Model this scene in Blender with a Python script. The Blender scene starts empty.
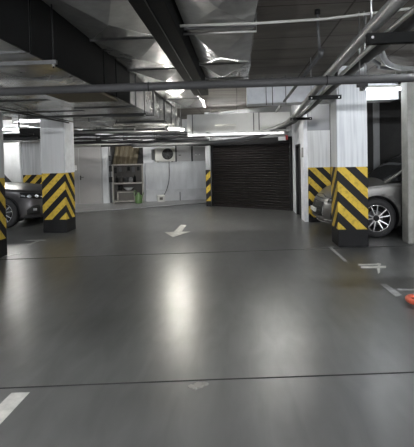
import bpy, bmesh, math, random
from mathutils import Vector, Matrix
random.seed(7)
C = bpy.context.scene.collection
sc = bpy.context.scene
PI = math.pi

# ------------------------------------------------------------------ materials
def mat(name, col, rough=.6, metal=0., noise=None, bump=0., bscale=40., spec=.5, coat=0., rvar=0., stretch=(1,1,1), nscale=3.):
    m = bpy.data.materials.new(name); m.use_nodes = True
    nt = m.node_tree; b = nt.nodes['Principled BSDF']
    b.inputs['Base Color'].default_value = (*col, 1); b.inputs['Roughness'].default_value = rough
    b.inputs['Metallic'].default_value = metal; b.inputs['Specular IOR Level'].default_value = spec
    b.inputs['Coat Weight'].default_value = coat
    if noise or bump or rvar:
        tc = nt.nodes.new('ShaderNodeTexCoord'); mp = nt.nodes.new('ShaderNodeMapping')
        mp.inputs['Scale'].default_value = stretch
        nt.links.new(tc.outputs['Object'], mp.inputs[0])
    if noise or rvar:
        n = nt.nodes.new('ShaderNodeTexNoise'); n.inputs['Scale'].default_value = nscale
        n.inputs['Detail'].default_value = 8; n.inputs['Roughness'].default_value = .62
        nt.links.new(mp.outputs[0], n.inputs['Vector'])
    if noise:
        r = nt.nodes.new('ShaderNodeValToRGB')
        r.color_ramp.elements[0].position = .3; r.color_ramp.elements[1].position = .7
        r.color_ramp.elements[0].color = (*noise, 1); r.color_ramp.elements[1].color = (*col, 1)
        nt.links.new(n.outputs['Fac'], r.inputs[0]); nt.links.new(r.outputs[0], b.inputs['Base Color'])
    if rvar:
        mr = nt.nodes.new('ShaderNodeMapRange')
        mr.inputs['From Min'].default_value = .3; mr.inputs['From Max'].default_value = .7
        mr.inputs['To Min'].default_value = rough-rvar; mr.inputs['To Max'].default_value = rough+rvar
        nt.links.new(n.outputs['Fac'], mr.inputs[0]); nt.links.new(mr.outputs[0], b.inputs['Roughness'])
    if bump:
        n2 = nt.nodes.new('ShaderNodeTexNoise'); n2.inputs['Scale'].default_value = bscale; n2.inputs['Detail'].default_value = 4
        nt.links.new(mp.outputs[0], n2.inputs['Vector'])
        bp = nt.nodes.new('ShaderNodeBump'); bp.inputs['Strength'].default_value = bump; bp.inputs['Distance'].default_value = .02
        nt.links.new(n2.outputs['Fac'], bp.inputs['Height']); nt.links.new(bp.outputs[0], b.inputs['Normal'])
    return m

def emis(name, col, s):
    m = bpy.data.materials.new(name); m.use_nodes = True
    b = m.node_tree.nodes['Principled BSDF']
    b.inputs['Base Color'].default_value = (.8,.8,.8,1)
    b.inputs['Emission Color'].default_value = (*col, 1); b.inputs['Emission Strength'].default_value = s
    return m

def floor_mat():
    m = mat('painted_concrete_floor', (.1,.102,.1), .3, noise=(.064,.065,.063), nscale=.8, spec=.85)
    m.node_tree.nodes['Principled BSDF'].inputs['Roughness'].default_value = .32
    [n for n in m.node_tree.nodes if n.type == 'TEX_NOISE'][0].inputs['Detail'].default_value = 3
    nt = m.node_tree; b = nt.nodes['Principled BSDF']
    tc = nt.nodes.new('ShaderNodeTexCoord')
    # fine trowel swirls and scuffs: colour, gloss and a light relief
    mp = nt.nodes.new('ShaderNodeMapping'); mp.inputs['Scale'].default_value = (1,1,1)
    nt.links.new(tc.outputs['Object'], mp.inputs[0])
    n = nt.nodes.new('ShaderNodeTexNoise'); n.inputs['Scale'].default_value = 1.6; n.inputs['Detail'].default_value = 2
    n.inputs['Roughness'].default_value = .65; n.inputs['Distortion'].default_value = .3
    nt.links.new(mp.outputs[0], n.inputs['Vector'])
    mr = nt.nodes.new('ShaderNodeMapRange'); mr.inputs['From Min'].default_value = .3; mr.inputs['From Max'].default_value = .7
    mr.inputs['To Min'].default_value = .26; mr.inputs['To Max'].default_value = .31
    
    # scratches
    w = nt.nodes.new('ShaderNodeTexNoise'); w.inputs['Scale'].default_value = 7; w.inputs['Detail'].default_value = 6; w.inputs['Distortion'].default_value = .6
    mp2 = nt.nodes.new('ShaderNodeMapping'); mp2.inputs['Scale'].default_value = (1.,.25,1); mp2.inputs['Rotation'].default_value = (0,0,.5)
    nt.links.new(tc.outputs['Object'], mp2.inputs[0]); nt.links.new(mp2.outputs[0], w.inputs['Vector'])
    mx = nt.nodes.new('ShaderNodeMix'); mx.data_type = 'RGBA'; mx.blend_type = 'OVERLAY'
    mx.inputs[0].default_value = .5
    src = b.inputs['Base Color'].links[0].from_socket
    nt.links.new(src, mx.inputs[6]); nt.links.new(w.outputs['Fac'], mx.inputs[7]); nt.links.new(mx.outputs[2], b.inputs['Base Color'])
    bp = nt.nodes.new('ShaderNodeBump'); bp.inputs['Strength'].default_value = .02; bp.inputs['Distance'].default_value = .01
    ad = nt.nodes.new('ShaderNodeMath'); ad.operation = 'ADD'
    nt.links.new(n.outputs['Fac'], ad.inputs[0]); nt.links.new(w.outputs['Fac'], ad.inputs[1])
    nt.links.new(w.outputs['Fac'], bp.inputs['Height']); nt.links.new(bp.outputs[0], b.inputs['Normal'])
    return m

def ceil_mat():
    m = mat('board_marked_concrete', (.23,.216,.193), .85, noise=(.115,.1,.085), nscale=1.3, bump=.3, bscale=25, stretch=(.5,1.6,1))
    nt = m.node_tree; b = nt.nodes['Principled BSDF']
    tc = nt.nodes.new('ShaderNodeTexCoord')
    br = nt.nodes.new('ShaderNodeTexBrick')
    br.offset = 0; br.inputs['Scale'].default_value = 1.
    br.inputs['Brick Width'].default_value = 1.2; br.inputs['Row Height'].default_value = .6
    br.inputs['Mortar Size'].default_value = .012; br.inputs['Color1'].default_value = (1,1,1,1)
    br.inputs['Color2'].default_value = (.8,.79,.77,1); br.inputs['Mortar'].default_value = (.35,.33,.3,1)
    mp = nt.nodes.new('ShaderNodeMapping'); mp.inputs['Location'].default_value = (.65,.1,0)
    nt.links.new(tc.outputs['Object'], mp.inputs[0]); nt.links.new(mp.outputs[0], br.inputs[0])
    mx = nt.nodes.new('ShaderNodeMix'); mx.data_type = 'RGBA'; mx.blend_type = 'MULTIPLY'; mx.inputs[0].default_value = 1
    src = b.inputs['Base Color'].links[0].from_socket
    nt.links.new(src, mx.inputs[6]); nt.links.new(br.outputs[0], mx.inputs[7]); nt.links.new(mx.outputs[2], b.inputs['Base Color'])
    return m

def column_mat(name, paint, paint2, top, base=.3, blotch=True, grey_above=None, grey=(.3,.31,.33), ph=.99, per=.36):
    """painted column: black foot, yellow and black hazard stripes, paint above; object origin is at the aisle corner."""
    m = bpy.data.materials.new(name); m.use_nodes = True
    nt = m.node_tree; N = nt.nodes; L = nt.links; b = N['Principled BSDF']; b.inputs['Roughness'].default_value = .55; b.inputs['Specular IOR Level'].default_value = .15
    tc = N.new('ShaderNodeTexCoord'); sx = N.new('ShaderNodeSeparateXYZ'); L.new(tc.outputs['Object'], sx.inputs[0])
    def M(op, a, b_=None):
        n = N.new('ShaderNodeMath'); n.operation = op
        for i, v in enumerate((a, b_)):
            if v is None: continue
            if isinstance(v, (int, float)): n.inputs[i].default_value = v
            else: L.new(v, n.inputs[i])
        return n.outputs[0]
    u = M('ADD', M('ABSOLUTE', sx.outputs[0]), M('ABSOLUTE', sx.outputs[1]))
    s = M('DIVIDE', M('ADD', M('ADD', sx.outputs[2], u), 10*per-ph), per)
    yel = M('LESS_THAN', M('FRACT', s), .5)
    no = N.new('ShaderNodeTexNoise'); no.inputs['Scale'].default_value = 14; no.inputs['Detail'].default_value = 8
    L.new(tc.outputs['Object'], no.inputs['Vector'])
    r1 = N.new('ShaderNodeValToRGB'); r1.color_ramp.elements[0].position = .28; r1.color_ramp.elements[1].position = .5
    r1.color_ramp.elements[0].color = (.32,.23,.04,1); r1.color_ramp.elements[1].color = (.56,.39,.055,1)
    L.new(no.outputs['Fac'], r1.inputs[0])
    def mix(f, a, c):
        n = N.new('ShaderNodeMix'); n.data_type = 'RGBA'; L.new(f, n.inputs[0])
        for i, v in ((6, a), (7, c)):
            if isinstance(v, tuple): n.inputs[i].default_value = (*v, 1)
            else: L.new(v, n.inputs[i])
        return n.outputs[2]
    st = mix(yel, (.013,.013,.014), r1.outputs[0])
    # paint with vertical board marks
    mp = N.new('ShaderNodeMapping'); mp.inputs['Scale'].default_value = (22,22,.8); L.new(tc.outputs['Object'], mp.inputs[0])
    n2 = N.new('ShaderNodeTexNoise'); n2.inputs['Scale'].default_value = 1.; n2.inputs['Detail'].default_value = 5; L.new(mp.outputs[0], n2.inputs['Vector'])
    r2 = N.new('ShaderNodeValToRGB'); r2.color_ramp.elements[0].position = .36; r2.color_ramp.elements[1].position = .55
    r2.color_ramp.elements[0].color = (*paint2, 1); r2.color_ramp.elements[1].color = (*paint, 1); L.new(n2.outputs['Fac'], r2.inputs[0])
    pc = r2.outputs[0]
    if grey_above: pc = mix(M('GREATER_THAN', sx.outputs[2], grey_above), pc, grey)
    col = mix(M('GREATER_THAN', sx.outputs[2], top), st, pc)
    col = mix(M('LESS_THAN', sx.outputs[2], base), col, (.012,.012,.013))
    L.new(col, b.inputs['Base Color'])
    bp = N.new('ShaderNodeBump'); bp.inputs['Strength'].default_value = .25; bp.inputs['Distance'].default_value = .01
    L.new(n2.outputs['Fac'], bp.inputs['Height']); L.new(bp.outputs[0], b.inputs['Normal'])
    return m

M_ = {}
M_['floor'] = floor_mat()
M_['floor2'] = mat('pale_lit_concrete', (.32,.325,.33), .35, noise=(.2,.2,.205), nscale=1.5, rvar=0)  # pale base colour stands in for light on the rear floor
M_['ceil'] = ceil_mat()
M_['white'] = mat('white_wall_paint', (.64,.66,.68), .65, noise=(.44,.455,.47), nscale=1.4, stretch=(2,2,.5), bump=.15, bscale=14)
M_['greywall'] = mat('grey_wall_paint', (.3,.31,.32), .7, noise=(.22,.225,.23), nscale=1.6, bump=.15, bscale=14)
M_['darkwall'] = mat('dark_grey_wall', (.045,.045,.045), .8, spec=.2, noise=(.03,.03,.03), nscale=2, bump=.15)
M_['beam'] = mat('white_painted_beam', (.78,.8,.84), .6, noise=(.6,.62,.66), nscale=5, bump=.1)
M_['galv'] = mat('galvanised_sheet', (.6,.6,.58), .24, .55, noise=(.44,.44,.43), nscale=5, bump=.1, bscale=3)
M_['galvedge'] = mat('galvanised_flange', (.5,.5,.5), .4, 1.)
M_['foam'] = mat('black_foam_insulation', (.006,.007,.007), .8, spec=.2, noise=(.004,.004,.004), bump=.1)
M_['blacksteel'] = mat('black_painted_steel', (.009,.009,.01), .5, spec=.25)
M_['darkpipe'] = mat('dark_grey_pipe', (.022,.023,.025), .55, spec=.3)
M_['greypipe'] = mat('grey_foil_pipe', (.3,.31,.31), .42, .3, noise=(.2,.2,.2), nscale=6)
M_['greypipe2'] = mat('dull_grey_pipe', (.09,.093,.097), .5, noise=(.06,.06,.06), nscale=6)
M_['steel'] = mat('zinc_steel', (.5,.5,.5), .38, .9)
M_['conduit'] = mat('pale_conduit', (.42,.42,.4), .5)
M_['shutter'] = mat('brown_grey_shutter', (.02,.017,.017), .42, .0, noise=(.014,.012,.012), nscale=2, spec=.35)
M_['doorgrey'] = mat('grey_steel_door', (.33,.32,.315), .5, noise=(.28,.275,.27), nscale=1.2)
M_['doorframe'] = mat('grey_door_frame', (.3,.3,.3), .5)
M_['darkdoor'] = mat('dark_door_leaf', (.03,.03,.032), .5)
M_['black'] = mat('matt_black', (.007,.007,.007), .6, spec=.25)
M_['rubber'] = mat('tyre_rubber', (.014,.014,.015), .75, bump=.1)
M_['paintmark'] = mat('white_floor_paint', (.62,.61,.57), .5, noise=(.36,.36,.34), nscale=9)
M_['paintworn'] = mat('worn_floor_paint', (.42,.43,.43), .45, noise=(.2,.2,.2), nscale=10)
M_['joint'] = mat('joint_and_shadow_dark', (.022,.022,.022), .8)
M_['carbronze'] = mat('grey_metallic_car_paint', (.15,.147,.142), .36, .7, coat=.4)
M_['cardark'] = mat('graphite_car_paint', (.045,.043,.045), .42, .6, coat=.25)
M_['glass'] = mat('dark_tinted_glass', (.012,.013,.014), .06, 0, spec=.6)
M_['chrome'] = mat('chrome', (.75,.75,.76), .12, 1.)
M_['alloy'] = mat('machined_alloy', (.7,.7,.7), .25, .9)
M_['lens'] = mat('headlight_lens', (.5,.52,.55), .08, .5, coat=1)
M_['plast'] = mat('black_car_plastic', (.012,.012,.013), .6, spec=.25)
M_['plate'] = mat('white_number_plate', (.75,.75,.72), .4)
M_['cream'] = mat('cream_enamel', (.45,.45,.42), .45)
M_['rack'] = mat('grey_rack_frame', (.33,.31,.28), .5, noise=(.22,.21,.19), nscale=8)
M_['rackback'] = mat('rack_dark_back', (.07,.065,.06), .7)
M_['brown'] = mat('brown_translucent_sheet', (.085,.07,.042), .5, noise=(.07,.055,.03), nscale=2)
M_['green'] = mat('green_plastic', (.08,.15,.05), .4)
M_['red'] = mat('coral_red_plastic', (.62,.13,.075), .45, noise=(.5,.09,.05), nscale=15)
M_['redsign'] = mat('red_plastic', (.45,.03,.03), .4)
M_['paper'] = mat('white_paper', (.8,.8,.8), .6)
M_['cable'] = mat('dark_cable', (.02,.02,.022), .55)
M_['cablegrey'] = mat('grey_cable', (.22,.22,.22), .5)
M_['lamp'] = emis('lit_tube', (1.,.97,.9), 60)
M_['lampcool'] = emis('lit_tube_cool', (.9,.95,1.), 60)
M_['winglow'] = emis('lit_panel', (.85,.92,1.), 3)

# ------------------------------------------------------------------ geometry helpers
def NB(): return bmesh.new()
def quad(bm, pts):
    return bm.faces.new([bm.verts.new(p) for p in pts])
def box(bm, x0, x1, y0, y1, z0, z1):
    v = [bm.verts.new((x, y, z)) for z in (z0, z1) for y in (y0, y1) for x in (x0, x1)]
    for f in ((0,2,3,1),(4,5,7,6),(0,1,5,4),(2,6,7,3),(0,4,6,2),(1,3,7,5)): bm.faces.new([v[i] for i in f])
def obox(bm, c, ax, half):
    """oriented box: centre, three axis vectors, three half sizes"""
    c = Vector(c); a = [Vector(v).normalized()*h for v, h in zip(ax, half)]
    v = [bm.verts.new(c + a[0]*i + a[1]*j + a[2]*k) for k in (-1,1) for j in (-1,1) for i in (-1,1)]
    for f in ((0,2,3,1),(4,5,7,6),(0,1,5,4),(2,6,7,3),(0,4,6,2),(1,3,7,5)): bm.faces.new([v[i] for i in f])
def bar(bm, p, q, w, h):
    p = Vector(p); q = Vector(q); d = (q-p); L = d.length; d.normalize()
    up = Vector((0,0,1)) if abs(d.z) < .9 else Vector((0,1,0))
    s = d.cross(up).normalized(); u = s.cross(d)
    obox(bm, (p+q)/2, (d, s, u), (L/2, w/2, h/2))
def smooth_path(pts, n=6):
    P = [Vector(p) for p in pts]
    if len(P) < 3: return P
    out = []
    for i in range(len(P)-1):
        p0 = P[max(i-1,0)]; p1 = P[i]; p2 = P[i+1]; p3 = P[min(i+2, len(P)-1)]
        for k in range(n):
            t = k/n
            out.append(.5*((2*p1)+(p2-p0)*t+(2*p0-5*p1+4*p2-p3)*t*t+(3*p1-p0-3*p2+p3)*t**3))
    out.append(P[-1]); return out
def tube(bm, pts, r, seg=12, cap=True, closed=False):
    P = [Vector(p) for p in pts]; n = len(P); rings = []
    last = None
    for i, p in enumerate(P):
        if closed: d = (P[(i+1)%n]-P[i-1])
        else: d = (P[min(i+1,n-1)]-P[max(i-1,0)])
        d.normalize()
        if last is None:
            up = Vector((0,0,1)) if abs(d.z) < .9 else Vector((1,0,0))
            s = d.cross(up).normalized()
        else:
            s = (last - d*last.dot(d)).normalized()
        last = s; t = d.cross(s)
        rings.append([bm.verts.new(p + r*(math.cos(a)*s + math.sin(a)*t)) for a in [2*PI*k/seg for k in range(seg)]])
    m = n if closed else n-1
    for i in range(m):
        a = rings[i]; b = rings[(i+1)%n]
        for k in range(seg):
            f = bm.faces.new((a[k], a[(k+1)%seg], b[(k+1)%seg], b[k])); f.smooth = True
    if cap and not closed:
        bm.faces.new(rings[0][::-1]); bm.faces.new(rings[-1])
def lathe(bm, prof, seg=32, c=(0,0,0), axis='Z', closed=False, cap0=True):
    """prof: list of (radius, height)."""
    rings = []
    for r, h in prof:
        ring = []
        for k in range(seg):
            a = 2*PI*k/seg
            if axis == 'Z': p = (r*math.cos(a), r*math.sin(a), h)
            elif axis == 'Y': p = (r*math.cos(a), h, r*math.sin(a))
            else: p = (h, r*math.cos(a), r*math.sin(a))
            ring.append(bm.verts.new(Vector(c)+Vector(p)))
        rings.append(ring)
    n = len(rings)
    for i in range(n if closed else n-1):
        a, b = rings[i], rings[(i+1)%n]
        for k in range(seg):
            f = bm.faces.new((a[k], a[(k+1)%seg], b[(k+1)%seg], b[k])); f.smooth = True
    if not closed:
        if prof[0][0] > 1e-6 and cap0: bm.faces.new(rings[0][::-1])
        if prof[-1][0] > 1e-6: bm.faces.new(rings[-1])

def tag(o, label=None, cat=None, group=None, kind=None):
    if label: o['label'] = label
    if cat: o['category'] = cat
    if group: o['group'] = group
    if kind: o['kind'] = kind
    return o
def abspos(o):
    p = Vector((0,0,0))
    while o: p += o.location; o = o.parent
    return p
def obj(name, bm, m, parent=None, bevel=0, recentre=False, origin=None, local=False):
    """link ONE mesh object; coordinates in bm are world coordinates (local=True: parent's own coordinates)"""
    bmesh.ops.recalc_face_normals(bm, faces=bm.faces)
    me = bpy.data.meshes.new(name); off = Vector((0,0,0))
    if parent is not None:
        if not local: off = abspos(parent)
    elif origin is not None: off = Vector(origin)
    elif not local:
        xs = [v.co.x for v in bm.verts]; ys = [v.co.y for v in bm.verts]; zs = [v.co.z for v in bm.verts]
        off = Vector(((min(xs)+max(xs))/2, (min(ys)+max(ys))/2, min(zs)))
    bmesh.ops.translate(bm, verts=bm.verts, vec=-off)
    bm.to_mesh(me); bm.free()
    o = bpy.data.objects.new(name, me); C.objects.link(o)
    if m is not None: me.materials.append(m)
    if parent is not None: o.parent = parent
    else: o.location = off
    if bevel:
        md = o.modifiers.new('b', 'BEVEL'); md.width = bevel; md.segments = 2; md.limit_method = 'ANGLE'; md.angle_limit = .7
    return o
def thing(name, loc, label, cat, group=None, rz=0):
    o = bpy.data.objects.new(name, None); C.objects.link(o); o.empty_display_size = .2
    o.location = loc; o.rotation_euler = (0,0,rz)
    return tag(o, label, cat, group)
def struct(name, bm, m, parent=None):
    o = obj(name, bm, m, parent)
    if parent is None: o['kind'] = 'structure'
    return o
def bx(*a):
    bm = NB(); box(bm, *a); return bm
def copy_tree(o, parent=None):
    c = o.copy(); C.objects.link(c)
    if parent is not None: c.parent = parent
    for ch in list(o.children): copy_tree(ch, c)
    return c

H = 3.15   # slab height
# ------------------------------------------------------------------ the setting
fl = struct('floor', bx(-11.5, 8, -9.5, 17.5, -.2, 0), M_['floor'])
struct('ceiling', bx(-11.5, 8, -9.5, 17.5, H, H+.2), M_['ceil'])
struct('wall_left', bx(-11.5, -11.3, -9.5, 17.5, 0, H), M_['white'])
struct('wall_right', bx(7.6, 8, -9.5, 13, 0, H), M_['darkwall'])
struct('wall_front', bx(-11.3, 7.6, -9.5, -9.3, 0, H), M_['greywall'])
# rear wall, running at a slant
A0 = Vector((-6.166, 15.46, 0)); UA = math.atan2(16.8-15.46, -1.3+6.166)
Uw = Vector((math.cos(UA), math.sin(UA), 0)); Vw = Vector((math.sin(UA), -math.cos(UA), 0))   # along the wall, out of the wall
def W(u, v, z): p = A0 + Uw*u + Vw*v; return Vector((p.x, p.y, z))
def wbox(bm, u0, u1, v0, v1, z0, z1):
    obox(bm, W((u0+u1)/2, (v0+v1)/2, (z0+z1)/2), (Uw, Vw, (0,0,1)), ((u1-u0)/2, (v1-v0)/2, (z1-z0)/2))
bm = NB(); wbox(bm, -5.3, 5.6, -.25, 0, 0, H); struct('wall_back', bm, M_['white'])
# lower half wall standing proud
bm = NB(); wbox(bm, 2.72, 5.35, 0, .13, 0, 1.47); wbox(bm, 2.70, 5.37, 0, .16, 1.47, 1.51); struct('trim_2', bm, M_['white'])
bm = NB(); wbox(bm, 2.72, 5.35, .13, .155, 0, .46); struct('baseboard_back', bm, mat('pale_grey_dado', (.5,.51,.53), .5, noise=(.38,.39,.4)))
# raised strip of floor before the rear wall, its lit look put into the colour
bm = NB()
a = [(-11.2, 11.1), (-5.041, 13.03), (-3.2, 14.15), (-1.115, 15.45), (-.9, 15.6)]
b = [tuple(W(u, 0, 0)[:2]) for u in (5.5, .0, -5.3)]
poly = a+b
vb = [bm.verts.new((x, y, .001)) for x, y in poly]; vt = [bm.verts.new((x, y, .03)) for x, y in poly]
bm.faces.new(vb[::-1]); bm.faces.new(vt)
for i in range(len(poly)): bm.faces.new((vb[i], vb[(i+1)%len(poly)], vt[(i+1)%len(poly)], vt[i]))
struct('floor_step', bm, M_['floor2'])
bm = NB()
for p, q in zip(a[:-1], a[1:]): bar(bm, (p[0], p[1]-.03, .004), (q[0], q[1]-.03, .004), .05, .006)
obj('step_shadow_line', bm, M_['joint'], fl)  # dark line paints the shadow along the step edge
# expansion joints in the floor (cut lines)
def joint(pts, w=.012):
    bm = NB()
    for p, q in zip(pts[:-1], pts[1:]): bar(bm, (*p, .001), (*q, .001), w, .004)
    return obj('expansion_joint', bm, M_['joint'], fl)
joint([(-3.2,2.72), (-1.722,2.897), (-.257,3.056), (1.254,3.207), (3.2,3.4)])
joint([(-6,6.5), (-3.658,6.877), (-1.858,7.122), (.5,7.4), (3,7.7)], .014)
bm = NB()
for px, py, w in ((-.36,2.965,.03), (-.31,2.985,.045), (-.27,3.0,.03), (-.335,2.94,.02)):
    lathe(bm, [(w,.0), (w*.8,.003), (0,.003)], 7, (px, py, 0))
obj('spalled_patch', bm, mat('chipped_concrete', (.24,.235,.22), .8), fl)

# garage wall, slanted, with opening for the roller shutter
G0 = Vector((-.91, 14.45, 0)); GA = math.atan2(12.8-14.45, 1.59+.91); Ug = Vector((math.cos(GA), math.sin(GA), 0)); Vg = Vector((math.sin(GA), -math.cos(GA), 0))
def G(u, v, z): p = G0 + Ug*u + Vg*v; return Vector((p.x, p.y, z))
def gbox(bm, u0, u1, v0, v1, z0, z1):
    obox(bm, G((u0+u1)/2, (v0+v1)/2, (z0+z1)/2), (Ug, Vg, (0,0,1)), ((u1-u0)/2, (v1-v0)/2, (z1-z0)/2))
bm = NB(); gbox(bm, -.12, 3.2, -.3, -.06, 2.06, H); struct('wall_garage', bm, M_['greywall'])
bm = NB(); gbox(bm, -.1, .0, -3, -.3, 0, H); struct('wall_return', bm, M_['greywall'])
# side wall between the shutter and the rear right column, with the dark doorway
bm = NB()
box(bm, 1.6, 1.69, 10.62, 11.2, 0, H); box(bm, 1.6, 1.8, 12.05, 12.95, 0, H); box(bm, 1.6, 1.8, 11.2, 12.05, 1.93, H)
struct('wall_right_side', bm, M_['beam'])
bm = NB()
box(bm, 1.585, 1.66, 11.2, 11.25, 0, 1.93); box(bm, 1.585, 1.66, 12.0, 12.05, 0, 1.93); box(bm, 1.585, 1.66, 11.25, 12.0, 1.88, 1.93)
d2 = struct('door_2', bm, M_['blacksteel'])
obj('door_leaf', bx(1.66, 1.7, 11.25, 12.0, .0, 1.88), M_['darkdoor'], d2)
bm = NB(); tube(bm, [(1.66,11.34,1.0),(1.62,11.34,1.0),(1.62,11.45,1.0)], .01, 8); obj('door_handle', bm, M_['steel'], d2)
# dark wall behind the right-hand bay
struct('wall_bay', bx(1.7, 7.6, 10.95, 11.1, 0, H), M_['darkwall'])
struct('trim_3', bx(3.35, 3.5, 10.92, 10.95, 0, H), M_['greywall'])
# slab-edge beam across the right bays
bm = bx(.2, 3.1, 8.55, 9.0, 2.66, H)
tag(obj('concrete_beam', bm, M_['beam'], bevel=.01), 'white painted ceiling beam crossing above the right columns', 'beam')
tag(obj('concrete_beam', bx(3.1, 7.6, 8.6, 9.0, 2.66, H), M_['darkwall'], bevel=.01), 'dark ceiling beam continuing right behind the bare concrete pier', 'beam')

# grey steel door in the rear wall
bm = NB()
wbox(bm, .0, .07, 0, .06, 0, 2.16); wbox(bm, 1.07, 1.14, 0, .06, 0, 2.16); wbox(bm, .07, 1.07, 0, .06, 2.09, 2.16)
d1 = struct('door_1', bm, M_['doorframe'])
bm = NB(); wbox(bm, .3, 1.065, .0, .045, .03, 2.085); obj('door_leaf', bm, M_['doorgrey'], d1)
bm = NB(); wbox(bm, .075, .29, .0, .04, .03, 2.085); obj('fixed_leaf', bm, M_['doorgrey'], d1)
bm = NB(); wbox(bm, .33, .365, .045, .055, .92, 1.08); tube(bm, [W(.345,.05,1.02), W(.345,.1,1.02), W(.46,.1,1.02)], .011, 8)
obj('door_handle', bm, M_['black'], d1)
bm = NB(); wbox(bm, .07, .22, .04, .046, 1.28, 1.46); n1 = obj('notice', bm, M_['paper'], d1)
bm = NB()
for k in range(4): wbox(bm, .09, .2-.02*(k % 2), .046, .0475, 1.42-.035*k, 1.43-.035*k)
obj('notice_lines', bm, M_['cablegrey'], n1)
bm = NB(); wbox(bm, 1.15, 1.36, 0, .12, 0, 2.25); struct('trim_1', bm, M_['white'])

# ------------------------------------------------------------------ columns
def column(x0, x1, y0, y1, cx_, label, m, z1=H, cap=None, capmat=None, name='concrete_column'):
    t = thing(name, (cx_, y0, 0), label, 'column')
    obj('shaft', bx(x0, x1, y0, y1, 0, z1 - (cap or 0)), m, t, bevel=.012)
    if cap: obj('capital', bx(x0-.03, x1+.03, y0-.03, y1+.03, z1-cap, z1), capmat, t, bevel=.01)
    return t
cw = column_mat('striped_column_white', (.62,.64,.66), (.5,.52,.55), 1.4, .31, ph=.99)
cg = column_mat('striped_column_grey', (.46,.465,.47), (.43,.435,.44), 1.35, .3, ph=.99, per=.35)
cr = column_mat('striped_column_two_tone', (.66,.675,.69), (.55,.56,.58), 1.33, .12, grey_above=2.22, grey=(.3,.31,.33), ph=.95)
cl = column_mat('striped_column_pale', (.5,.51,.52), (.38,.39,.4), 1.24, .15, ph=.9, per=.34)
column(1.72, 2.24, 7.63, 8.15, 1.72, 'broad white column with yellow and black hazard stripes, in front of the pale grey car', cw)
column(1.695, 2.22, 10.55, 10.93, 1.695, 'striped column behind the grey car nose, two-tone white and grey above', cr)
t = column(-4.44, -3.89, 9.42, 9.97, -3.89, 'grey hazard-striped column beside the graphite car, right of its bumper', cg)
obj('white_corner_strip', bx(-3.95, -3.882, 9.43, 9.98, 1.36, 2.62), M_['beam'], t)
column(-4.6, -4.05, 6.65, 7.2, -4.05, 'hazard-striped column cut by the left edge of the photo', cg, z1=2.49)
t = column(-6.38, -5.75, 12.3, 12.85, -5.75, 'rear hazard-striped column behind the graphite car, dark band at its top', cl, z1=2.62, cap=.33, capmat=M_['blacksteel'])
bm = NB(); box(bm, -6.42, -6.36, 12.24, 12.36, .9, 2.3); obj('corner_guard', bm, M_['white'], t)
t = thing('slim_striped_post', (-.93, 14.32, 0), 'slim grey post with hazard stripes at the left end of the roller shutter', 'column')
cp = column_mat('striped_post', (.45,.46,.48), (.36,.37,.38), 1.23, .18, ph=.99, per=.42)
obj('shaft', bx(-1.09, -.93, 14.32, 14.5, 0, H), cp, t, bevel=.008)
bm = bx(3.0, 3.45, 7.86, 8.16, 0, H)
tag(obj('concrete_pier', bm, mat('bare_concrete', (.3,.3,.28), .8, noise=(.2,.2,.19), nscale=4, bump=.4), bevel=.015), 'bare concrete pier at the right edge, beside the pale grey car door', 'column')

# ------------------------------------------------------------------ roller shutter
t = thing('roller_shutter', G(1.5, -.05, 0), 'closed dark brown ribbed roller shutter across the garage opening', 'shutter')
bm = NB(); nz = 25
prof = []
for i in range(nz):
    z0 = .05 + i*(2.02-.05)/nz; dz = (2.02-.05)/nz
    prof += [(0, z0), (.03, z0+dz*.3), (.036, z0+dz*.6), (0, z0+dz*.94)]
prof.append((0, 2.02))
L = [[bm.verts.new(G(u, -.06+v, z)) for v, z in prof] for u in (.06, 2.9)]
for i in range(len(prof)-1): bm.faces.new((L[0][i], L[1][i], L[1][i+1], L[0][i+1]))
obj('shutter_curtain', bm, M_['shutter'], t)
bm = NB(); gbox(bm, .06, 2.9, -.075, -.02, .0, .06); obj('bottom_bar', bm, M_['shutter'], t)
for u0, u1 in ((.0, .07), (2.89, 2.97)):
    bm = NB(); gbox(bm, u0, u1, -.08, 0, 0, 2.06); obj('guide_rail', bm, M_['blacksteel'], t)
bm = NB(); gbox(bm, -.0, 2.97, -.1, .05, 2.02, 2.2); obj('shutter_box', bm, M_['blacksteel'], t)
t = thing('alarm_sounder', G(2.72, .06, 2.11), 'small white and red alarm box above the shutter', 'alarm')
bm = NB(); gbox(bm, 2.6, 2.84, .05, .11, 2.09, 2.2); obj('housing', bm, M_['paper'], t, bevel=.01)
bm = NB(); gbox(bm, 2.82, 2.9, .05, .1, 2.1, 2.24); obj('red_cap', bm, M_['redsign'], t, bevel=.01)
bm = bx(1.575, 1.6, 10.68, 10.84, 1.58, 1.82)
t = obj('wall_sign', bm, M_['cablegrey']); tag(t, 'small grey plate on the white wall beside the dark doorway', 'sign')
bm = bx(1.57, 1.575, 10.70, 10.82, 1.66, 1.79); obj('sign_face', bm, M_['doorgrey'], t)

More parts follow.
